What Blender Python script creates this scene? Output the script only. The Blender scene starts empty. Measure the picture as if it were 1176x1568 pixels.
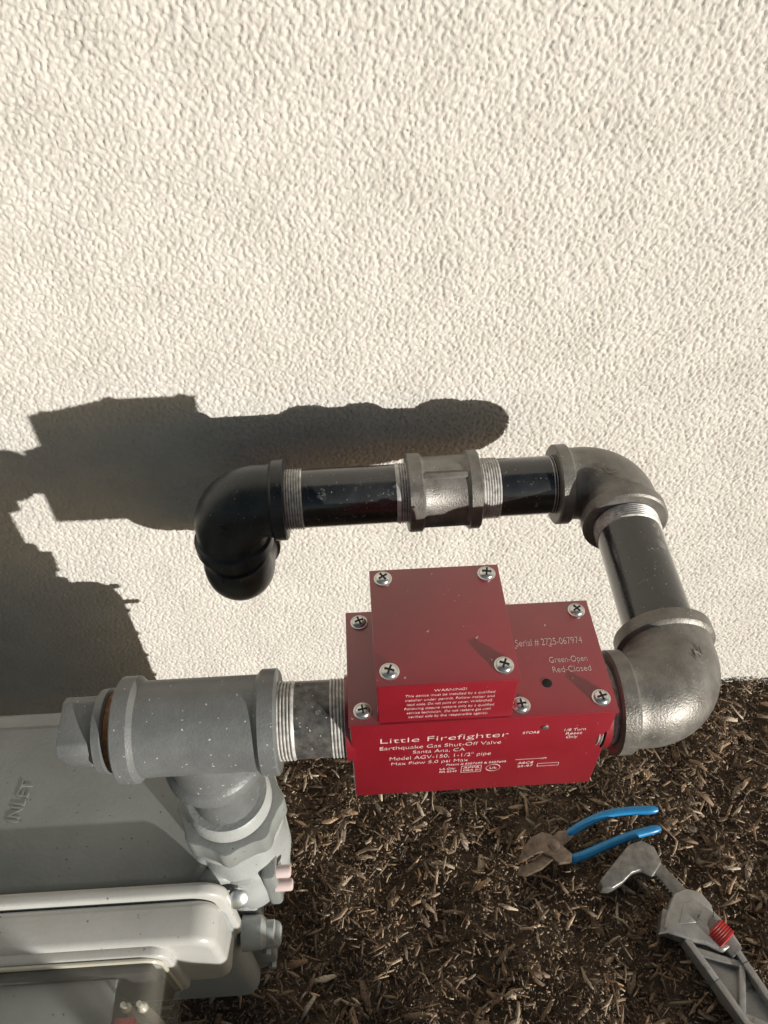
import bpy, bmesh, math, random
import numpy as np
from mathutils import Vector, Matrix
random.seed(4); rng=np.random.default_rng(7)
scene=bpy.context.scene
COL=scene.collection
W=0.548           # wall plane (y)
# ------------------------------------------------------------------ materials
def M(name,c1,c2=None,rough=.5,metal=0,scale=40,bump=0.,bscale=300,specks=0,speckcol=(.6,.58,.53),speckscale=350,coat=0,rough2=None,detail=6,scuff=0,scuffcol=(.4,.39,.37),scuffscale=60,spsize=.26,coatr=.15,streak=1):
    m=bpy.data.materials.new(name); m.use_nodes=True
    nt=m.node_tree; N=nt.nodes; L=nt.links
    b=N['Principled BSDF']
    geo=N.new('ShaderNodeNewGeometry')
    tc=geo.outputs['Position']
    c2=c2 or c1
    n=N.new('ShaderNodeTexNoise'); n.inputs['Scale'].default_value=scale; n.inputs['Detail'].default_value=detail; n.inputs['Roughness'].default_value=.65
    L.new(tc,n.inputs['Vector'])
    r=N.new('ShaderNodeValToRGB'); r.color_ramp.elements[0].position=.33; r.color_ramp.elements[1].position=.68
    r.color_ramp.elements[0].color=(*c1,1); r.color_ramp.elements[1].color=(*c2,1)
    L.new(n.outputs['Fac'],r.inputs['Fac'])
    out=r.outputs['Color']
    if scuff:
        n3=N.new('ShaderNodeTexNoise'); n3.inputs['Scale'].default_value=scuffscale; n3.inputs['Detail'].default_value=9; n3.inputs['Roughness'].default_value=.72
        mp=N.new('ShaderNodeMapping'); mp.inputs['Scale'].default_value=(1,streak,1); L.new(tc,mp.inputs['Vector']); L.new(mp.outputs[0],n3.inputs['Vector'])
        mr=N.new('ShaderNodeMapRange'); mr.inputs[1].default_value=1-scuff; mr.inputs[2].default_value=1-scuff+.07
        L.new(n3.outputs['Fac'],mr.inputs[0])
        mx=N.new('ShaderNodeMix'); mx.data_type='RGBA'; mx.inputs[7].default_value=(*scuffcol,1)
        L.new(mr.outputs[0],mx.inputs[0]); L.new(out,mx.inputs[6]); out=mx.outputs[2]
    if specks:
        v=N.new('ShaderNodeTexVoronoi'); v.inputs['Scale'].default_value=speckscale
        nd=N.new('ShaderNodeTexNoise'); nd.inputs['Scale'].default_value=speckscale*2.2; L.new(tc,nd.inputs['Vector'])
        ma=N.new('ShaderNodeVectorMath'); ma.operation='MULTIPLY_ADD'; ma.inputs[1].default_value=(.9/speckscale,)*3; L.new(nd.outputs['Color'],ma.inputs[0]); L.new(tc,ma.inputs[2])
        L.new(ma.outputs[0],v.inputs['Vector'])
        sep=N.new('ShaderNodeSeparateColor'); L.new(v.outputs['Color'],sep.inputs[0])
        lt=N.new('ShaderNodeMath'); lt.operation='LESS_THAN'; lt.inputs[1].default_value=specks; L.new(sep.outputs[0],lt.inputs[0])
        mu=N.new('ShaderNodeMath'); mu.operation='MULTIPLY'; mu.inputs[1].default_value=spsize; L.new(sep.outputs[1],mu.inputs[0])
        l2=N.new('ShaderNodeMath'); l2.operation='LESS_THAN'; L.new(v.outputs['Distance'],l2.inputs[0]); L.new(mu.outputs[0],l2.inputs[1])
        m2=N.new('ShaderNodeMath'); m2.operation='MULTIPLY'; L.new(lt.outputs[0],m2.inputs[0]); L.new(l2.outputs[0],m2.inputs[1])
        mx=N.new('ShaderNodeMix'); mx.data_type='RGBA'; mx.inputs[7].default_value=(*speckcol,1)
        L.new(m2.outputs[0],mx.inputs[0]); L.new(out,mx.inputs[6]); out=mx.outputs[2]
    L.new(out,b.inputs['Base Color'])
    b.inputs['Metallic'].default_value=metal
    if rough2 is not None:
        rr=N.new('ShaderNodeMapRange'); rr.inputs[1].default_value=.3; rr.inputs[2].default_value=.7; rr.inputs[3].default_value=rough; rr.inputs[4].default_value=rough2
        L.new(n.outputs['Fac'],rr.inputs[0]); L.new(rr.outputs[0],b.inputs['Roughness'])
    else: b.inputs['Roughness'].default_value=rough
    b.inputs['Coat Weight'].default_value=coat; b.inputs['Coat Roughness'].default_value=coatr
    if bump:
        n2=N.new('ShaderNodeTexNoise'); n2.inputs['Scale'].default_value=bscale; n2.inputs['Detail'].default_value=5; L.new(tc,n2.inputs['Vector'])
        bp=N.new('ShaderNodeBump'); bp.inputs['Strength'].default_value=1; bp.inputs['Distance'].default_value=bump
        L.new(n2.outputs['Fac'],bp.inputs['Height']); L.new(bp.outputs[0],b.inputs['Normal'])
    return m
mStucco=M('stucco_paint',(.57,.54,.487),(.645,.613,.558),rough=.92,scale=22,bump=.0005,bscale=620)
mStuccoFar=M('stucco_paint_far',(.56,.53,.475),(.62,.59,.535),rough=.92,scale=22,bump=.004,bscale=140)
mIron=M('malleable_iron',(.135,.126,.110),(.235,.222,.198),rough=.33,rough2=.5,metal=.35,scale=70,bump=.0003,bscale=750,specks=.12,speckscale=600,speckcol=(.40,.39,.36),scuff=.37,scuffcol=(.31,.30,.275),scuffscale=110)
mIronDk=M('painted_dark_fitting',(.018,.021,.022),(.036,.041,.042),rough=.26,rough2=.45,metal=.1,scale=50,bump=.00022,bscale=600,specks=.12,speckscale=480,speckcol=(.24,.24,.22),scuff=.38,scuffcol=(.08,.08,.077))
mBlack=M('black_pipe_lacquer',(.012,.013,.013),(.026,.027,.027),rough=.11,rough2=.32,scale=40,bump=.0001,bscale=400,specks=.14,speckscale=520,speckcol=(.25,.24,.22),scuff=.405,scuffcol=(.15,.145,.13),scuffscale=95,coat=.6)
mThread=M('zinc_thread',(.34,.33,.31),(.74,.72,.68),rough=.4,metal=.2,scale=220,bump=.0001,bscale=900)
mGreyFit=M('grey_painted_fitting',(.135,.142,.140),(.180,.188,.184),rough=.33,rough2=.5,metal=.1,scale=45,bump=.00028,bscale=600,specks=.22,speckscale=380,speckcol=(.62,.61,.58),scuff=.35,scuffcol=(.25,.25,.235))
mNip=M('worn_nipple',(.040,.039,.036),(.15,.145,.135),rough=.35,metal=.2,scale=160,specks=.25,speckscale=500,speckcol=(.6,.59,.56),scuff=.38,scuffcol=(.34,.33,.31),scuffscale=140)
mRust=M('rusty_thread',(.10,.045,.02),(.32,.16,.07),rough=.8,scale=200,bump=.0003,bscale=500)
mRed=M('red_powder_coat',(.215,.004,.013),(.252,.006,.018),rough=.42,rough2=.5,scale=25,bump=.00004,bscale=900,specks=.05,speckscale=330,speckcol=(.5,.34,.32),coat=1,coatr=.26,scuff=.27,scuffcol=(.33,.03,.045),scuffscale=40)
mInk=M('engraved_lettering',(.60,.42,.40),(.76,.58,.55),rough=.6,scale=300)
mZinc=M('zinc_screw',(.50,.50,.48),(.72,.72,.69),rough=.28,metal=.9,scale=300)
mHole=M('dark_recess',(.012,.01,.01),rough=.8)
mMeter=M('meter_grey_paint',(.205,.218,.206),(.262,.276,.262),rough=.28,rough2=.42,scale=14,bump=.00022,bscale=300,specks=.12,speckscale=300,speckcol=(.10,.085,.065),scuff=.325,scuffcol=(.12,.105,.08),scuffscale=30)
mMeterSunlit=M('cast_grey_sunlit',(.33,.345,.335),(.40,.415,.40),rough=.3,rough2=.45,scale=30,bump=.0003,bscale=400,specks=.1,speckscale=330,speckcol=(.12,.10,.08))  # paler copy of the meter grey; sunlight on the castings put into the colour
mCover=M('index_cover_paint',(.47,.465,.43),(.54,.535,.50),rough=.36,scale=20,bump=.00015,bscale=500,specks=.10,speckscale=300,speckcol=(.2,.18,.14))
mPink=M('pale_cap',(.55,.42,.39),(.64,.52,.49),rough=.5)
mRedPl=M('red_plastic',(.42,.02,.02),(.5,.035,.03),rough=.35)
mDial=M('index_dial',(.03,.03,.029),(.07,.067,.06),rough=.5)
mEdge=M('clear_plastic_edge',(.50,.48,.38),(.60,.57,.47),rough=.15,coat=.5)
mCaulk=M('white_caulk',(.52,.49,.44),(.6,.57,.52),rough=.7,bump=.0006,bscale=150)
mBlue=M('blue_vinyl_grip',(.008,.17,.42),(.015,.24,.50),rough=.32,scale=60,scuff=.33,scuffcol=(.05,.12,.2))
mPl=M('oily_steel',(.08,.052,.035),(.22,.165,.12),rough=.4,metal=.3,scale=90,bump=.0002,bscale=500)
mAlu=M('cast_aluminium',(.30,.295,.28),(.42,.41,.39),rough=.36,rough2=.5,metal=.4,scale=70,bump=.0003,bscale=500,scuff=.42,scuffcol=(.15,.135,.11))
mJaw=M('steel_jaw',(.13,.125,.112),(.27,.26,.24),rough=.38,metal=.4,scale=90,bump=.0003,bscale=500)
mSoil=M('soil',(.075,.052,.034),(.15,.108,.072),rough=.95,scale=60,bump=.004,bscale=180)
mCanvas=M('brown_canvas',(.10,.075,.045),(.16,.12,.075),rough=.9,scale=120,bump=.0006,bscale=900)
glass=M('clear_plastic',(.55,.53,.44),(.62,.6,.5),rough=.06)
glass.node_tree.nodes['Principled BSDF'].inputs['Alpha'].default_value=.16
mMulch=bpy.data.materials.new('wood_mulch'); mMulch.use_nodes=True
nt=mMulch.node_tree; b=nt.nodes['Principled BSDF']; b.inputs['Roughness'].default_value=.8
at=nt.nodes.new('ShaderNodeAttribute'); at.attribute_name='chipcol'
nn=nt.nodes.new('ShaderNodeTexNoise'); nn.inputs['Scale'].default_value=600; nn.inputs['Detail'].default_value=4
g=nt.nodes.new('ShaderNodeNewGeometry'); nt.links.new(g.outputs['Position'],nn.inputs['Vector'])
mr=nt.nodes.new('ShaderNodeMapRange'); mr.inputs[1].default_value=.25; mr.inputs[2].default_value=.75; mr.inputs[3].default_value=.5; mr.inputs[4].default_value=1.35
nt.links.new(nn.outputs['Fac'],mr.inputs[0])
vm=nt.nodes.new('ShaderNodeVectorMath'); vm.operation='SCALE'; nt.links.new(at.outputs['Color'],vm.inputs[0]); nt.links.new(mr.outputs[0],vm.inputs['Scale'])
nt.links.new(vm.outputs[0],b.inputs['Base Color'])
# ------------------------------------------------------------------ helpers
def empty(name,loc=(0,0,0)):
    e=bpy.data.objects.new(name,None); e.location=(0,0,0); COL.objects.link(e); e.empty_display_size=.05; return e
def finish(name,me,mat,parent,smooth=True,sharp=35):
    if smooth:
        me.polygons.foreach_set('use_smooth',[True]*len(me.polygons)); me.set_sharp_from_angle(angle=math.radians(sharp))
    if mat: me.materials.append(mat)
    o=bpy.data.objects.new(name,me); COL.objects.link(o)
    if parent: o.parent=parent
    return o
def sweep(name,pts,rads,mat,parent,seg=56,tang=None,cap=True,flat=None,sharp=35,rot=0):
    pts=[Vector(p) for p in pts]; n=len(pts)
    if tang is None:
        tang=[]
        for i in range(n):
            a=pts[max(0,i-1)]; c=pts[min(n-1,i+1)]; tang.append((c-a).normalized())
    t0=tang[0]; ref=Vector((0,0,1)) if abs(t0.z)<.9 else Vector((0,1,0))
    nrm=(ref-t0*ref.dot(t0)).normalized()
    V=[];F=[]
    for i in range(n):
        t=tang[i]; nrm=(nrm-t*nrm.dot(t)).normalized(); bi=t.cross(nrm)
        for k in range(seg):
            a=2*math.pi*k/seg+rot
            fx,fz=(1,1) if flat is None else flat
            V.append(pts[i]+nrm*(math.cos(a)*rads[i]*fz)+bi*(math.sin(a)*rads[i]*fx))
    for i in range(n-1):
        for k in range(seg):
            k2=(k+1)%seg
            F.append((i*seg+k,i*seg+k2,(i+1)*seg+k2,(i+1)*seg+k))
    if cap:
        F.append(tuple(range(seg-1,-1,-1))); F.append(tuple((n-1)*seg+k for k in range(seg)))
    me=bpy.data.meshes.new(name); me.from_pydata([tuple(v) for v in V],[],F); 
    bm=bmesh.new(); bm.from_mesh(me); bmesh.ops.recalc_face_normals(bm,faces=bm.faces); bm.to_mesh(me); bm.free()
    return finish(name,me,mat,parent,True,sharp)
def lathe(name,p,d,prof,mat,parent,seg=56,sharp=35,rot=0,cap=True):
    p=Vector(p); d=Vector(d).normalized()
    return sweep(name,[p+d*s for s,_ in prof],[r for _,r in prof],mat,parent,seg,[d]*len(prof),cap,sharp=sharp,rot=rot)
def thread(name,p,d,L,parent,r=.0241,mat=None,pitch=.0021):
    prof=[];n=int(L/pitch)
    for i in range(n):
        prof+= [(i*pitch,r-.0011),(i*pitch+pitch*.45,r),(i*pitch+pitch*.6,r)]
    prof.append((L,r-.001))
    return lathe(name,p,d,prof,mat or mThread,parent,sharp=25)
def rbox(name,x0,x1,y0,y1,z0,z1,bev,mat,parent,seg=3):
    bm=bmesh.new(); bmesh.ops.create_cube(bm,size=1)
    for v in bm.verts: v.co=Vector(((x0+x1)/2+v.co.x*(x1-x0),(y0+y1)/2+v.co.y*(y1-y0),(z0+z1)/2+v.co.z*(z1-z0)))
    if bev: bmesh.ops.bevel(bm,geom=bm.edges[:],offset=bev,segments=seg,profile=.5,affect='EDGES')
    me=bpy.data.meshes.new(name); bm.to_mesh(me); bm.free()
    return finish(name,me,mat,parent,True,40)
def extr(name,pts,z0,z1,mat,parent,bev=.001,seg=2,mtx=None):
    bm=bmesh.new(); vs=[bm.verts.new((x,y,z0)) for x,y in pts]; f=bm.faces.new(vs)
    r=bmesh.ops.extrude_face_region(bm,geom=[f]); 
    for v in [e for e in r['geom'] if isinstance(e,bmesh.types.BMVert)]: v.co.z=z1
    bmesh.ops.recalc_face_normals(bm,faces=bm.faces)
    if bev: bmesh.ops.bevel(bm,geom=[e for e in bm.edges if e.is_manifold and e.calc_face_angle(0)>.35],offset=bev,segments=seg,profile=.5,affect='EDGES')
    if mtx: bmesh.ops.transform(bm,matrix=mtx,verts=bm.verts)
    me=bpy.data.meshes.new(name); bm.to_mesh(me); bm.free()
    return finish(name,me,mat,parent,True,40)
def rrect(x0,x1,y0,y1,r,n=8):
    P=[]
    for cx,cy,a0 in ((x1-r,y1-r,0),(x0+r,y1-r,90),(x0+r,y0+r,180),(x1-r,y0+r,270)):
        for i in range(n+1):
            a=math.radians(a0+90*i/n); P.append((cx+r*math.cos(a),cy+r*math.sin(a)))
    return P
def plateXZ(name,x0,x1,z0,z1,r,ya,yb,mat,parent,bev=.002,seg=3):
    m=Matrix(((1,0,0,0),(0,0,1,0),(0,1,0,0),(0,0,0,1)))
    o=extr(name,rrect(x0,x1,z0,z1,r),ya,yb,mat,parent,bev,seg,m)
    bm=bmesh.new(); bm.from_mesh(o.data); bmesh.ops.recalc_face_normals(bm,faces=bm.faces); bm.to_mesh(o.data); bm.free()
    return o
def text(name,body,loc,size,mat,parent,plane='front',width=None,rz=0,ext=.00012,align='LEFT',bold=0):
    cu=bpy.data.curves.new(name,'FONT'); cu.body=body; cu.size=size; cu.extrude=ext; cu.align_x=align; cu.offset=bold
    cu.materials.append(mat)
    o=bpy.data.objects.new(name,cu); COL.objects.link(o); o.location=loc
    o.rotation_euler=(math.radians(90) if plane=='front' else 0,0,rz)
    if width:
        bpy.context.view_layer.update(); d=max(v[0] for v in o.bound_box)-min(v[0] for v in o.bound_box)
        if d>0: o.scale.x=width/d
    o.parent=parent; return o
RF=.0295
def elbow(name,corner,d1,d2,mat,parent,L=.049,R=.030,coll=(True,True)):
    corner=Vector(corner); d1=Vector(d1).normalized(); d2=Vector(d2).normalized()
    P=[];T=[];Rr=[]
    def end(d,first,has):
        pr=[(0,.0243),(0,.0312),(.0012,.0328),(.0100,.0328),(.0112,.0318),(.0122,.0302),(.0150,RF)] if has else [(0,.0235),(.0,.0241),(.014,.0241),(.015,.0265),(.017,.0275)]
        seq=pr if first else pr[::-1]
        for s,r in seq:
            P.append(corner+d*(L-s)); T.append(-d if first else d); Rr.append(r)
    end(d1,True,coll[0])
    c=corner+(d1+d2)*R
    for i in range(15):
        f=math.pi/2*i/14
        P.append(c-d2*R*math.cos(f)-d1*R*math.sin(f)); T.append((d2*math.sin(f)-d1*math.cos(f)).normalized())
        Rr.append(RF+.0014*math.sin(2*f) if coll[0] else .0285+.001*math.sin(2*f))
    end(d2,False,coll[1])
    o=sweep(name,P,Rr,mat,parent,64,T)
    return o
def cross_screw(name,x,y,z,parent,r=.0052,tilt=0):
    prof=[(0,r*.98),(.0005,r),(.0012,r*.93),(.0019,r*.7),(.0023,r*.35),(.0024,.0002)]
    lathe(name+'_washer',(x,y,z-.0002),(0,0,1),[(0,r*1.18),(.0007,r*1.2),(.0009,r*1.1)],mZinc,parent,seg=32)
    lathe(name,(x,y,z+.0005),(0,0,1),prof,mZinc,parent,seg=32,sharp=50)
    a=random.uniform(0,1.5)
    for k in range(2):
        m=Matrix.Translation((x,y,z+.0008))@Matrix.Rotation(a+k*math.pi/2,4,'Z')
        l=r*.62;w=.00055
        extr(name+'_slot_%d'%k,[(-l,-w),(l,-w),(l,w),(-l,w)],.001,.00232+k*.00004,mHole,parent,bev=0,mtx=m)
# ------------------------------------------------------------------ wall
dx=.00106; X0,X1,Z0,Z1=-.78,.90,-.03,1.00
nx=int((X1-X0)/dx); nz=int((Z1-Z0)/dx)
def band(k0,sig,seed):
    r=np.random.default_rng(seed).standard_normal((nz,nx))
    F=np.fft.rfft2(r); ky=np.fft.fftfreq(nz,dx)[:,None]; kx=np.fft.rfftfreq(nx,dx)[None,:]
    k=np.sqrt(kx**2+ky**2)+1e-6
    F*=np.exp(-(np.log(k/k0)**2)/(2*sig**2)); o=np.fft.irfft2(F,s=(nz,nx)); return o/o.std()
n1=band(1/.0080,.50,1); n2=band(1/.0036,.35,2); n3=band(1/.12,.5,3); n4=band(1/.016,.5,9)
h=.00072*np.tanh(1.9*(n1*(1+.35*n4)+.42*n2+.65))+.00020*n2+.0003*n3
xs=np.linspace(X0,X1,nx); zs=np.linspace(Z0,Z1,nz)
fx=np.clip(np.minimum(xs-X0,X1-xs)/.02,0,1); fz=np.clip(np.minimum(zs-Z0,Z1-zs)/.02,0,1)
h=h*fx[None,:]*fz[:,None]
XX,ZZ=np.meshgrid(xs,zs); co=np.stack([XX,W-h,ZZ],-1).reshape(-1,3).astype(np.float32)
idx=np.arange(nx*nz).reshape(nz,nx)
q=np.stack([idx[:-1,:-1],idx[:-1,1:],idx[1:,1:],idx[1:,:-1]],-1).reshape(-1,4)
base=len(co); extra=np.array([[-6,W,Z0],[X0,W,Z0],[X1,W,Z0],[6,W,Z0],[-6,W,Z1],[X0,W,Z1],[X1,W,Z1],[6,W,Z1],[-6,W,2.8],[6,W,2.8]],np.float32)
co=np.concatenate([co,extra]); B=base
eq=np.array([[B,B+1,B+5,B+4],[B+2,B+3,B+7,B+6],[B+4,B+7,B+9,B+8]])
nq=len(q); q=np.concatenate([q,eq])
def mesh_np(name,co,q):
    me=bpy.data.meshes.new(name); me.vertices.add(len(co)); me.vertices.foreach_set('co',co.astype(np.float32).ravel())
    me.loops.add(q.size); me.loops.foreach_set('vertex_index',q.astype(np.int32).ravel())
    me.polygons.add(len(q)); me.polygons.foreach_set('loop_start',np.arange(0,q.size,4,dtype=np.int32))
    me.update(calc_edges=True); return me
me=mesh_np('stucco_wall',co,q); me.materials.append(mStucco); me.materials.append(mStuccoFar)
mi=np.zeros(len(q),np.int32); mi[nq:]=1; me.polygons.foreach_set('material_index',mi)
me.polygons.foreach_set('use_smooth',np.ones(len(q),bool))
wall=bpy.data.objects.new('stucco_wall',me); COL.objects.link(wall)
# ------------------------------------------------------------------ ground
def gh(x,y): return .006*np.sin(x*17+1)*np.cos(y*13)+.005*np.sin(x*41+y*33)+.0035*np.sin(x*71-y*57+2)+.0022*np.sin(x*160+y*60)*np.sin(y*140-x*30)
gx=np.concatenate([np.linspace(-60,-3,12),np.linspace(-2.4,2.4,300),np.linspace(3,60,12)]); gy=np.concatenate([np.linspace(-60,-3,12),np.linspace(-2.4,W+.03,190)])
GX,GY=np.meshgrid(gx,gy); gz=gh(GX,GY)-.007
gc=np.stack([GX,GY,gz],-1).reshape(-1,3); gi=np.arange(gc.shape[0]).reshape(GX.shape)
gq=np.stack([gi[:-1,:-1],gi[:-1,1:],gi[1:,1:],gi[1:,:-1]],-1).reshape(-1,4)
me=mesh_np('ground',gc,gq); me.materials.append(mSoil); me.polygons.foreach_set('use_smooth',np.ones(len(gq),bool))
go=bpy.data.objects.new('ground',me); COL.objects.link(go)
def chips(N,xr,yr,lmin,lmax,wmin,wmax,zmax,pj=.16,rj=.35,lb=0):
    x=rng.uniform(*xr,N); y=rng.uniform(*yr,N); L=np.exp(rng.uniform(np.log(lmin),np.log(lmax),N)); Wd=rng.uniform(wmin,wmax,N)*np.clip(L/.018,.5,1.3); T=rng.uniform(.0006,.0020,N)
    yaw=rng.uniform(0,2*np.pi,N); pit=rng.normal(0,pj,N); rol=rng.normal(0,rj,N); lay=rng.random(N); z=gh(x,y)-.007+lay*zmax
    cy,sy=np.cos(yaw),np.sin(yaw); cp,sp=np.cos(pit),np.sin(pit); cr,sr=np.cos(rol),np.sin(rol)
    ax=np.stack([cy*cp,sy*cp,sp],-1); s0=np.stack([-sy,cy,0*cy],-1); up=np.cross(ax,s0); sd=s0*cr[:,None]+up*sr[:,None]; u2=np.cross(ax,sd)
    c=np.stack([x,y,z],-1); V=[]
    bend=rng.normal(0,.07,N)*L
    for t,wf in ((-.5,.45),(0.,1.),(.5,.5)):
        wj=Wd*wf*rng.uniform(.4,1.3,N)
        cc=c+ax*(L*t)[:,None]+sd*((bend if t==0 else 0*bend))[:,None]
        for a,b_ in ((-.5,-.5),(.5,-.5),(.5,.5),(-.5,.5)):
            V.append(cc+sd*(wj*a)[:,None]+u2*(T*b_)[:,None])
    V=np.stack(V,1)
    f=[]
    for s in (0,4):
        for k in range(4): f.append((s+k,s+(k+1)%4,s+4+(k+1)%4,s+4+k))
    f+= [(3,2,1,0),(8,9,10,11)]
    F=(np.arange(N)[:,None,None]*12+np.array(f)[None]).reshape(-1,4)
    p=rng.random(N)
    dark=np.array([.095,.062,.039]); mid=np.array([.34,.24,.155]); pale=np.array([.72,.59,.43])  # the chips' own wood tones, dark brown to pale tan
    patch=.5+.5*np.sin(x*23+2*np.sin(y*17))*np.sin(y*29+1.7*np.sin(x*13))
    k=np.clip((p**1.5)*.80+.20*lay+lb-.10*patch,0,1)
    col=np.where(k[:,None]<.6,dark+(mid-dark)*(k/.6)[:,None],mid+(pale-mid)*(((k-.6)/.4)**1.6)[:,None])
    hue=rng.normal(1,.06,(N,1)); col=col*np.concatenate([hue,np.ones((N,1)),1/hue],1)
    col=np.repeat(np.concatenate([col,np.ones((N,1))],1)[:,None,:],12,1)
    return V.reshape(-1,3),F,col.reshape(-1,4)
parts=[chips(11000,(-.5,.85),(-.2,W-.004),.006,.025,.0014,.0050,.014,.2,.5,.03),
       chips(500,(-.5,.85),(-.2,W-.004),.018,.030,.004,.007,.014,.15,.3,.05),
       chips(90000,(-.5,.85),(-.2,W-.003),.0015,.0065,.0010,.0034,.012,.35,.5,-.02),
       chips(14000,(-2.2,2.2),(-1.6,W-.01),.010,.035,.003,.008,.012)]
off=0;VV=[];FF=[];CC=[]
for v,f,c in parts: VV.append(v);FF.append(f+off);CC.append(c);off+=len(v)
VV=np.concatenate(VV);FF=np.concatenate(FF);CC=np.concatenate(CC); VV[:,1]=np.minimum(VV[:,1],W+.004)
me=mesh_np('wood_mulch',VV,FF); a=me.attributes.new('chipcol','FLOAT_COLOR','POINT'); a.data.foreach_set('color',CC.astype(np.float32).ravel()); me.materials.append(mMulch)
mo=bpy.data.objects.new('wood_mulch',me); COL.objects.link(mo)
# ------------------------------------------------------------------ pipes
PZ=.50
pipe=empty('gas_pipe_run')
FR=Vector((.200,.246,PZ)); BR=Vector((.207,.447,PZ)); BL=Vector((-.108,.443,PZ)); LL=Vector((-.109,.440,PZ-.096))
dR=(BR-FR).normalized(); dB=(BL-BR).normalized()
elbow('front_elbow',FR,(-1,0,0),dR,mIron,pipe)
elbow('rear_elbow',BR,-dR,dB,mIron,pipe)
elbow('left_elbow',BL,-dB,(0,0,-1),mIronDk,pipe)
elbow('wall_street_elbow',LL,(0,0,1),(0,1,0),mIronDk,pipe,L=.050,R=.030,coll=(False,True))
lathe('wall_stub',LL+Vector((0,.03,0)),(0,1,0),[(0,.024),(.12,.024)],mBlack,pipe)
lathe('wall_seal',(LL.x,W-.004,LL.z),(0,1,0),[(0,.027),(.001,.030),(.004,.032),(.008,.033)],mCaulk,pipe)
thread('valve_outlet_thread',(.138,.246,PZ),(1,0,0),.016,pipe,r=.0262)
lathe('side_pipe',FR+dR*.04,dR,[(0,.0239),((BR-FR).length-.08,.0239)],mBlack,pipe)
thread('side_thread_a',FR+dR*.045,dR,.009,pipe); thread('side_thread_b',BR-dR*.062,dR,.017,pipe,r=.0250)
cpl0=BR+dB*((BR.x-.096))
lathe('rear_pipe_short',BR+dB*.04,dB,[(0,.0239),(BR.x-.096-.03,.0239)],mBlack,pipe)
thread('rear_thread_a',BR+dB*.045,dB,.009,pipe); thread('rear_thread_b',cpl0-dB*.016,dB,.02,pipe,r=.0250)
lathe('rear_coupling',cpl0,dB,[(0,.024),(0,.031),(.001,.0322),(.009,.0322),(.0102,.0305),(.012,.0292),(.044,.0292),(.046,.0305),(.047,.0322),(.057,.0322),(.058,.031),(.058,.024)],mIron,pipe)
for a in (-22,68,158,248):
    m=Matrix.Translation(cpl0)@Matrix.Rotation(math.atan2(dB.y,dB.x),4,'Z')@Matrix.Rotation(math.radians(a),4,'X')
    extr('coupling_rib_%d'%a,[(.008,-.0025),(.05,-.0025),(.05,.0025),(.008,.0025)],.0275,.0308,mIron,pipe,bev=.0012,mtx=m)
lathe('rear_pipe_long',cpl0+dB*.045,dB,[(0,.0239),(.13,.0239)],mBlack,pipe)
thread('rear_thread_c',cpl0+dB*.055,dB,.0125,pipe,r=.0248); thread('rear_thread_d',BL-dB*.0625,dB,.015,pipe,r=.0248)
lathe('front_nipple',(-.066,.246,PZ),(1,0,0),[(0,.0239),(.058,.0239)],mNip,pipe)
thread('front_thread_a',(-.062,.246,PZ),(1,0,0),.016,pipe,r=.0246); thread('front_thread_b',(-.025,.246,PZ),(1,0,0),.014,pipe,r=.0246)
col=lambda e:[(0,.024),(0,.0312),(.0012,.0328),(.0105,.0328),(.0118,.0315),(.0135,.0296)]
prof=col(0)+[(.098-s,r) for s,r in col(0)[::-1]]
TX=-.155
lathe('tee_body',(TX,.246,PZ),(1,0,0),prof,mGreyFit,pipe,seg=64)
TC=Vector((TX+.049,.246,PZ))
lathe('tee_branch',TC,(0,0,-1),[(0,.0285),(.030,.0288),(.035,.0296),(.037,.0318),(.0385,.0328),(.048,.0328),(.049,.0315),(.049,.024)],mGreyFit,pipe,seg=64)
lathe('plug_thread',(TX-.006,.246,PZ),(1,0,0),[(0,.023),(.001,.0245),(.0022,.0238),(.0034,.0248),(.0046,.0238),(.007,.0248)],mRust,pipe)
lathe('plug_shoulder',(TX-.013,.246,PZ),(1,0,0),[(0,.021),(.001,.0255),(.006,.0262),(.0075,.0235)],mGreyFit,pipe)
m=Matrix.Translation((TX-.034,.246,PZ))@Matrix.Rotation(math.radians(90),4,'Y')@Matrix.Rotation(math.radians(12),4,'Z')
oc=[(.0185*sx*a,.0185*sy*b2) for sx,sy,a,b2 in ((1,1,1,.72),(1,1,.72,1),(-1,1,.72,1),(-1,1,1,.72),(-1,-1,1,.72),(-1,-1,.72,1),(1,-1,.72,1),(1,-1,1,.72))]
extr('plug_square_head',oc,0,.024,mGreyFit,pipe,bev=.0015,mtx=m)
def castmark(nm,x,y,z,body,mat,s=.006,ring=True,rz=0):
    if ring:
        pts=[(x+s*1.15*math.cos(a),y+s*1.15*math.sin(a),z) for a in np.linspace(0,2*math.pi,25)]
        sweep(nm+'_ring',pts,[.0004]*25,mat,pipe,seg=6,cap=False)
    text(nm,body,(x,y-s*.35,z-.0004),s,mat,pipe,plane='top',align='CENTER',ext=.0006,rz=rz,bold=-.0001)
castmark('cast_mark_a',.196,.432,PZ+.0302,'UL',mIron,.0050)
castmark('cast_mark_c',.207,.260,PZ+.0302,'W',mIron,.010,False,rz=.4)
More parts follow.
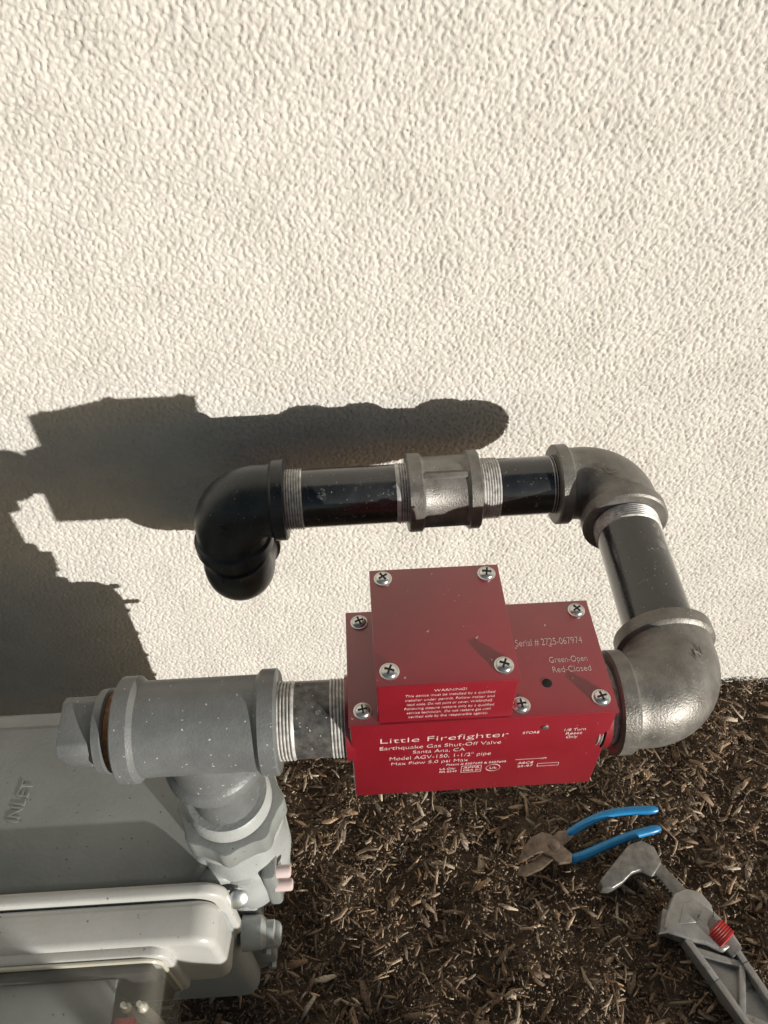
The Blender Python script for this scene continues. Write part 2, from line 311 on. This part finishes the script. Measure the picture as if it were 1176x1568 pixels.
# ------------------------------------------------------------------ valve
valve=empty('gas_shutoff_valve')
x0,x1,y0,y1,z0,z1,zt=-.0125,.1445,.220,.301,.440,.535,.575
rbox('valve_housing',x0,x1,y0+.0008,y1,z0,z1-.0022,.0012,mRed,valve)
rbox('valve_lid',x0-.0006,x1+.0006,y0,y1+.0006,z1-.002,z1,.0005,mRed,valve,2)
rbox('upper_housing',.004,.082,y0+.0015,y1+.001,z1-.001,zt-.0017,.001,mRed,valve)
rbox('upper_lid',.0034,.0828,y0+.0008,y1+.0018,zt-.0016,zt,.0005,mRed,valve,2)
lathe('valve_port_left',(x0-.003,.246,PZ),(1,0,0),[(0,.0265),(.005,.0265)],mRed,valve)
lathe('valve_port_right',(x1-.002,.246,PZ),(1,0,0),[(0,.0275),(.004,.0275)],mRed,valve)
for i,(sx,sy,sz) in enumerate([(-.0045,.293,z1),(-.0045,.2295,z1),(.1365,.2935,z1),(.1365,.2295,z1),(.0885,.2275,z1),(.0115,.2955,zt),(.0748,.2955,zt),(.0115,.230,zt),(.0748,.230,zt)]):
    cross_screw('lid_screw_%d'%i,sx,sy,sz,valve,r=.0046)
lathe('indicator_window',(.1068,.2414,z1-.001),(0,0,1),[(0,.0030),(.0012,.0030),(.0013,.0026)],mHole,valve,seg=24)
Y=y0-.00005+.0008-.0001
tf=lambda n,bd,x,z,w,s,bold=None: text(n,bd,(x,Y,z),s,mInk,valve,'front',w,bold=-.014*s if bold is None else bold)
tf('lettering_title','Little Firefighter',.0040,.5115,.077,.0084)
tf('lettering_line_2','Earthquake Gas Shut-Off Valve',.0040,.5030,.074,.0060)
tf('lettering_line_3','Santa Ana, CA',.0245,.4965,.032,.0056)
tf('lettering_line_4','Model AGV-150, 1-1/2" pipe',.0100,.4890,.063,.0062)
tf('lettering_line_5','Max Flow 5.0 psi Max',.0110,.4823,.048,.0052)
tf('lettering_line_6','Patent # 5307699 & 5307699',.046,.4775,.038,.0032,0)
tf('lettering_line_7','LA City',.042,.4720,.010,.0032,0); tf('lettering_line_8','RR 5349',.042,.4680,.011,.0032,0)
tf('lettering_store','STORE',.0905,.5135,.010,.0036,0); tf('lettering_reset_1','1/8 Turn',.1150,.5140,.013,.0042,0); tf('lettering_reset_2','Reset',.117,.5095,.010,.0042,0); tf('lettering_reset_3','Only',.118,.5050,.007,.0042,0)
tf('lettering_asce','ASCE',.092,.4740,.010,.0035,0); tf('lettering_asce_2','25-97',.092,.4695,.010,.0034,0)
def frame(nm,xa,xb,za,zb):
    t=.0003
    for i,(a,b_,c,d) in enumerate([(xa,xb,zb-t,zb),(xa,xb,za,za+t),(xa,xa+t,za+t,zb-t),(xb-t,xb,za+t,zb-t)]): rbox(nm+'_%d'%i,a,b_,Y-.0001,Y+.0002,c,d,0,mInk,valve)
frame('stamp_frame',.056,.069,.4665,.4755); tf('stamp_text','APPR',.0572,.4720,.0105,.0032,0); tf('stamp_text_2','DSA 01',.0572,.4685,.0105,.0028,0)
frame('stamp_box',.105,.119,.4690,.4730)
pts=[(.0765+.0045*math.cos(a),Y,.471+.0045*math.sin(a)) for a in np.linspace(0,2*math.pi,29)]
sweep('stamp_ring',pts,[.0002]*29,mInk,valve,seg=6,cap=False); tf('stamp_ring_text','UL',.0742,.4698,.0045,.0034,0)
rbox('arrow_line',.090,.108,Y-.0001,Y+.0002,.4799,.4802,0,mInk,valve); tf('arrow_head','>',.1065,.4783,.003,.0050)
lathe('reset_screw',(.1035,y0+.001,.520),(0,-1,0),[(0,.0022),(.0008,.0022),(.0012,.0016)],mZinc,valve,seg=20)
Y=y0+.0014
for i,(bd,w_) in enumerate([('WARNING!',.018),('This device must be installed by a qualified',.050),('installer under permit. Follow maker and',.050),('local code. Do not paint or cover. WARNING',.048),('Following closure restore only by a qualified',.051),('service technician.  Do not restore gas until',.048),('verified safe by the responsible agency.',.046)]):
    tf('warning_line_%d'%i,bd,.0445-w_/2,.5665-i*.0046,w_,.0034)
text('serial_text','Serial # 2725-067974',(.0925,.2685,z1),.0072,mInk,valve,'top',.042,bold=-.00008)
text('open_text','Green-Open',(.1110,.2555,z1),.0060,mInk,valve,'top',.0235,bold=-.00006)
text('closed_text','Red-Closed',(.1115,.2485,z1),.0060,mInk,valve,'top',.0235,bold=-.00006)
# ------------------------------------------------------------------ meter
met=empty('gas_meter')
OX,OY=TC.x,.246
def gear(name,c,z0,z1,r,n,amp,mat,parent):
    pts=[]
    for k in range(n*8):
        a=2*math.pi*k/(n*8); rr=r+amp*max(-.3,math.cos(n*a)); pts.append((c[0]+rr*math.cos(a),c[1]+rr*math.sin(a)))
    return extr(name,pts,z0,z1,mat,parent,bev=.0012)
def port(tag,ox):
    lathe(tag+'_nipple',(ox,OY,.462),(0,0,-1),[(0,.0235),(.10,.0235)],mGreyFit,met)
    lathe(tag+'_swivel_ring',(ox,OY,.403),(0,0,-1),[(0,.024),(.0,.0285),(.003,.0305),(.010,.031),(.013,.031)],mMeterSunlit,met)
    gear(tag+'_swivel_nut',(ox,OY),.365,.388,.0370,8,.0028,mMeter,met)
    lathe(tag+'_boss',(ox-.002,OY+.004,.366),(0,0,-1),[(0,.030),(.002,.0365),(.010,.0385),(.012,.034),(.030,.033),(.05,.036),(.06,.036)],mMeterSunlit,met)
port('outlet',OX); IX=OX-.245; port('inlet',IX)
lathe('inlet_riser',(IX,OY,.38),(0,0,1),[(0,.0239),(.09,.0239)],mGreyFit,met)
elbow('inlet_elbow',(IX,OY,.50),(0,0,-1),(-1,0,0),mGreyFit,met)
lathe('inlet_run',(IX-.04,OY,.50),(-1,0,0),[(0,.0239),(.09,.0239)],mGreyFit,met)
elbow('inlet_drop_elbow',(IX-.16,OY,.50),(1,0,0),(0,0,-1),mGreyFit,met)
lathe('inlet_drop',(IX-.16,OY,.46),(0,0,-1),[(0,.0239),(.50,.0239)],mGreyFit,met)
XL=-.385
rbox('meter_core',XL+.01,-.118,.225,.345,.075,.328,.022,mMeter,met,6)
extr('meter_deck',rrect(XL,-.132,.2085,.350,.020),.312,.3335,mMeter,met,bev=.006,seg=4)
plateXZ('front_flange',XL,-.103,.065,.322,.03,.214,.224,mMeterSunlit,met,.003)
plateXZ('back_flange',XL,-.098,.065,.322,.03,.344,.354,mMeterSunlit,met,.003)
rbox('front_pan',XL+.02,-.118,.185,.216,.085,.312,.014,mMeterSunlit,met,5)
rbox('back_pan',XL+.02,-.118,.352,.385,.085,.300,.014,mMeterSunlit,met,5)
lathe('side_gallery',(-.106,.262,.332),(0,0,-1),[(0,.022),(.006,.028),(.03,.032),(.07,.032),(.10,.028),(.14,.024),(.18,.016)],mMeterSunlit,met)
lathe('side_gallery_front',(-.104,.230,.320),(0,0,-1),[(0,.012),(.006,.019),(.03,.022),(.055,.021),(.07,.012)],mMeterSunlit,met)
for i in range(6):
    z=.085+i*.045
    lathe('flange_bolt_%d'%i,(-.1085,.209,z),(0,1,0),[(0,.003),(.0008,.0042),(.02,.0042)],mMeterSunlit,met,seg=6)
    lathe('back_bolt_%d'%i,(-.104,.338,z),(0,1,0),[(0,.003),(.0008,.0042),(.022,.0042)],mMeterSunlit,met,seg=6)
extr('test_cap_plate',rrect(-.090,-.079,.212,.238,.004),.262,.322,mMeter,met,bev=.002)
for i,z in enumerate((.296,.314)):
    lathe('test_cap_%d'%i,(-.082,.220-.004*(1-i),z),(1,0,0),[(0,.0048),(.012,.0048),(.0135,.0042),(.014,.003)],mPink,met,seg=28)
lathe('shadow_spike_lug',(-.10,.350,.283),(1,0,0),[(0,.004),(.02,.004),(.022,.002)],mMeter,met,seg=16)  # unseen lug, added to cast the spike in the wall shadow
lathe('side_lug',(-.115,.200,.235),(1,0,0),[(0,.014),(.016,.013),(.020,.009),(.026,.009)],mMeterSunlit,met,seg=32)
extr('side_cleat',rrect(-.112,-.084,.190,.210,.005),.222,.232,mMeterSunlit,met,bev=.002)
lathe('cover_screw',(-.110,.206,.305),(.2,-.7,.7),[(0,.0075),(.004,.0075),(.005,.0055)],mZinc,met,seg=20)
# index cover
plateXZ('index_cover_lip',XL-.01,-.114,.232,.3435,.020,.1965,.2065,mCover,met,.003)
plateXZ('index_cover',XL-.01,-.119,.238,.339,.018,.166,.1962,mCover,met,.006,5)
plateXZ('index_window_rim',XL-.01,-.152,.238,.336,.012,.160,.1685,mCover,met,.002)
xa,xb,za,zb,ya,yb=XL-.01,-.157,.242,.334,.108,.1595
plateXZ('index_window',xa,xb,za,zb,.012,ya,yb,glass,met,.005,4)
rr_=rrect(xa,xb,za,zb,.012,6)
for nm,yy,rd in (('window_back_bead',yb-.001,.0016),('window_front_bead',ya+.003,.0011)):
    P=[(x,yy,z) for x,z in rr_]; P.append(P[0]); sweep(nm,P,[rd]*len(P),mEdge,met,seg=10,cap=False)
rbox('index_back_plate',XL+.005,-.163,.152,.1588,.248,.328,.002,mDial,met,2)
rbox('index_top_rail',XL+.005,-.188,.122,.1515,.318,.322,.001,mMeter,met,2)
rbox('index_register',XL+.005,-.195,.118,.1515,.258,.312,.003,mDial,met,2)
for i in range(4):
    lathe('dial_%d'%i,(-.225-i*.04,.1178,.285),(0,-1,0),[(0,.013),(.001,.013)],mCover,met,seg=32)
for i,xp in enumerate((-.181,-.170)): lathe('index_post_%d'%i,(xp,.135,.252),(0,0,1),[(0,.0035),(.060,.0035),(.062,.002),(.070,.002)],mEdge,met,seg=16)
rbox('red_pointer',-.188,-.174,.119,.129,.306,.314,.001,mRedPl,met); rbox('red_tab',-.182,-.166,.114,.122,.272,.284,.001,mRedPl,met)
text('embossed_inlet','INLET',(-.284,.262,.3330),.014,mMeter,met,'top',rz=math.radians(82),ext=.0012,width=.034,bold=.0001)
# ------------------------------------------------------------------ pliers
pl=empty('slip_joint_pliers'); h0=.016
PO=Matrix.Translation((0,-.004,0))
def hand(name,pts,z,r=.0064):
    P=[Vector((x,y-.004,z+dz)) for x,y,dz in pts]
    out=[]
    for i in range(len(P)-1):
        a=P[max(0,i-1)];b_=P[i];c=P[i+1];d=P[min(len(P)-1,i+2)]
        for k in range(6):
            t=k/6; out.append(.5*((2*b_)+(c-a)*t+(2*a-5*b_+4*c-d)*t*t+(3*b_-a-3*c+d)*t**3))
    out.append(P[-1]); n=len(out)
    rr=[r*(.55 if i in(0,n-1) else (.85 if i in (1,n-2) else 1)) for i in range(n)]
    return sweep(name,out,rr,mBlue,pl,seg=20,flat=(.8,.75))
hand('grip_a',[(.2235,.3475,.004),(.245,.358,.006),(.275,.3675,.008),(.305,.3695,.010),(.337,.3685,.012)],h0)
hand('grip_b',[(.2190,.3195,.004),(.240,.324,.006),(.268,.333,.007),(.300,.3415,.009),(.334,.3475,.010)],h0)
extr('jaw_lever_a',[(.226,.353),(.232,.345),(.216,.334),(.203,.322),(.188,.312),(.168,.305),(.158,.308),(.161,.315),(.182,.321),(.196,.332),(.206,.347),(.215,.353)],h0+.000,h0+.007,mPl,pl,bev=.0012,mtx=PO)
extr('jaw_lever_b',[(.221,.3145),(.2235,.324),(.214,.334),(.204,.347),(.194,.3505),(.180,.345),(.168,.333),(.1595,.3185),(.165,.3185),(.181,.326),(.191,.328),(.199,.322),(.206,.3135)],h0+.0075,h0+.0135,mPl,pl,bev=.0012,mtx=PO)
lathe('pivot_bolt',(.2045,.330,h0+.012),(0,0,1),[(0,.0065),(.003,.0065),(.004,.005)],mPl,pl,seg=24)
# ------------------------------------------------------------------ wrench
wr=empty('pipe_wrench'); hz=.012; wr.location=(.006,-.006,0)
A=Vector((.336,.244)); u=Vector((.375,-.927)).normalized(); v=Vector((-u.y,u.x))
def uv(s,t): p=A+u*s+v*t; return (p.x,p.y)
extr('handle_web',[uv(*p) for p in [(.01,-.018),(.05,-.0165),(.12,-.0145),(.25,-.0155),(.275,-.011),(.278,0),(.275,.011),(.25,.0155),(.12,.0145),(.05,.0165),(.01,.018)]],hz+.003,hz+.007,mAlu,wr,bev=.0008)
def strip(nm,a,b_,w_,z0_,z1_):
    a=Vector(uv(*a));b_=Vector(uv(*b_));d=(b_-a).normalized();n=Vector((-d.y,d.x))*w_
    extr(nm,[tuple(a-n),tuple(b_-n),tuple(b_+n),tuple(a+n)],z0_,z1_,mAlu,wr,bev=.0009)
rim=[(.006,-.021),(.05,-.019),(.12,-.017),(.25,-.018),(.276,-.011)]
for sgn in (-1,1):
    for i in range(len(rim)-1): strip('handle_rim_%d_%d'%(i,sgn),(rim[i][0],rim[i][1]*sgn),(rim[i+1][0],rim[i+1][1]*sgn),.0034,hz,hz+.019+i*.0002)
strip('handle_end_rim',(.277,-.012),(.277,.012),.0030,hz,hz+.0175)
for i,(a,b_) in enumerate([((.018,-.019),(.05,.016)),((.05,.016),(.085,-.016)),((.085,-.016),(.120,.016)),((.120,.016),(.155,-.015)),((.155,-.015),(.19,.015)),((.19,.015),(.225,-.015))]): strip('handle_rib_%d'%i,a,b_,.0032,hz+.001,hz+.0157+i*.0002)
S=1.26; cS=Vector((.333,.258))
sc2=lambda P:[(cS.x+(x-cS.x)*S, cS.y-.006+(y-cS.y)*S) for x,y in P]
extr('wrench_head',sc2([(.304,.249),(.311,.262),(.322,.277),(.334,.2805),(.346,.277),(.352,.266),(.351,.257),(.343,.250),(.345,.240),(.358,.233),(.349,.229),(.338,.236),(.322,.240)]),hz-.001,hz+.021,mAlu,wr,bev=.0035,seg=3)
extr('head_recess',sc2([(.318,.252),(.326,.266),(.337,.270),(.341,.262),(.333,.252)]),hz+.0205,hz+.0225,mAlu,wr,bev=.0008)
extr('heel_jaw',sc2([(.300,.247),(.309,.266),(.315,.263),(.308,.247)]),hz+.001,hz+.0185,mJaw,wr,bev=.001)
extr('nut_bridge',sc2([(.352,.262),(.361,.247),(.366,.233),(.359,.228),(.357,.240),(.349,.255)]),hz+.002,hz+.019,mAlu,wr,bev=.002)
d0=Vector((-.56,.83)).normalized()
lathe('adjusting_nut',(.3610,.226,hz+.016),(d0.x,d0.y,0),[(0,.010),(.001,.0135)]+[(.001+i*.0013,.0135 if i%2 else .0126) for i in range(1,12)]+[(.017,.010)],mRedPl,wr,seg=36,sharp=20)
sh=[Vector((.368,.214)),Vector((.300,.318))]
d=(sh[1]-sh[0]).normalized(); n=Vector((-d.y,d.x))*.0080
extr('hook_shank',[tuple(sh[0]-n),tuple(sh[1]-n),tuple(sh[1]+n),tuple(sh[0]+n)],hz+.007,hz+.0195,mJaw,wr,bev=.0015)
for i in range(10):
    p=sh[1]-d*(.008+i*.0042); n2=Vector((-d.y,d.x))
    q0=p+n2*.0078; q1=p+n2*.0098; 
    extr('shank_thread_%d'%i,[tuple(q0-d*.0012),tuple(q1-d*.0004),tuple(q1+d*.0004),tuple(q0+d*.0012)],hz+.008,hz+.0185,mJaw,wr,bev=0)
cJ=Vector((.28,.315)); sj=lambda P:[(cJ.x+(x-cJ.x)*1.15,cJ.y-.003+(y-cJ.y)*1.15) for x,y in P]
extr('hook_jaw',sj([(.311,.312),(.308,.328),(.297,.3345),(.283,.331),(.269,.319),(.255,.307),(.245,.298),(.246,.2915),(.256,.2905),(.268,.296),(.279,.304),(.288,.306),(.298,.299)]),hz+.004,hz+.022,mJaw,wr,bev=.0025,seg=3)
# ------------------------------------------------------------------ unseen bag, made up behind the viewpoint to shade the ground and meter cover
bag=empty('shadow_caster_bag')
ax=Vector((.743,.669)); bc=ax*(-.095)+Vector((.669,-.743))*.36
ang=math.atan2(ax.y,ax.x); BM=Matrix.Translation((bc.x,bc.y,0))@Matrix.Rotation(ang,4,'Z')
bm=bmesh.new(); rings=[]
for z,hw,hd,rr in ((0,.225,.10,.03),(.02,.235,.11,.04),(.12,.232,.108,.04),(.24,.20,.085,.04),(.33,.15,.045,.03),(.37,.10,.020,.015),(.385,.09,.008,.006)):
    rings.append([bm.verts.new((x,y,z)) for x,y in rrect(-hw,hw,-hd,hd,rr,6)])
for a,b_ in zip(rings,rings[1:]):
    for i in range(len(a)): bm.faces.new((a[i],a[(i+1)%len(a)],b_[(i+1)%len(a)],b_[i]))
bm.faces.new(rings[0][::-1]); bm.faces.new(rings[-1])
bmesh.ops.transform(bm,matrix=BM,verts=bm.verts); me=bpy.data.meshes.new('shadow_caster_body'); bm.to_mesh(me); bm.free(); finish('shadow_caster_body',me,mCanvas,bag,True,50)
for s in (-1,1):
    pts=[BM@Vector((-.075+.15*t, s*(.03-.01*math.sin(math.pi*t)), .34+.085*math.sin(math.pi*t))) for t in np.linspace(0,1,17)]
    sweep('shadow_caster_handle_%d'%s,pts,[.007]*17,mCanvas,bag,seg=14)
# ------------------------------------------------------------------ light
Ld=Vector((-.90,1,-.182)).normalized()
sun=bpy.data.lights.new('sun','SUN'); sun.energy=5.0; sun.angle=math.radians(.5); sun.color=(1,.97,.925)
so=bpy.data.objects.new('sun',sun); COL.objects.link(so); so.location=(2,-2,2); so.rotation_euler=Ld.to_track_quat('-Z','Y').to_euler()
el=math.asin(-Ld.z); az=math.atan2(-Ld.x,-Ld.y)
w=bpy.data.worlds.new('World'); scene.world=w; w.use_nodes=True; nt=w.node_tree
sk=nt.nodes.new('ShaderNodeTexSky'); sk.sky_type='NISHITA'; sk.sun_disc=False; sk.sun_elevation=el; sk.sun_rotation=az
bg=nt.nodes['Background']; bg.inputs['Strength'].default_value=.07; nt.links.new(sk.outputs[0],bg.inputs['Color'])
# ------------------------------------------------------------------ camera
th,ps,ro=math.radians(46),math.radians(2.5),math.radians(1)
Fh=Vector((math.sin(ps),math.cos(ps),0)); Z=Vector((0,0,1)); R0=Vector((math.cos(ps),-math.sin(ps),0))
f=Fh*math.cos(th)-Z*math.sin(th); u0=Fh*math.sin(th)+Z*math.cos(th)
r=R0*math.cos(ro)-u0*math.sin(ro); uu=u0*math.cos(ro)+R0*math.sin(ro)
cam=bpy.data.cameras.new('camera'); co_=bpy.data.objects.new('camera',cam); COL.objects.link(co_)
mt=Matrix((( r.x,uu.x,-f.x,0),(r.y,uu.y,-f.y,0),(r.z,uu.z,-f.z,.94),(0,0,0,1))); co_.matrix_world=mt
cam.sensor_fit='VERTICAL'; cam.sensor_height=36; cam.lens=27.05; cam.clip_start=.01; cam.clip_end=500
scene.camera=co_
scene.view_settings.view_transform='Standard'; scene.view_settings.look='None'; scene.view_settings.exposure=0
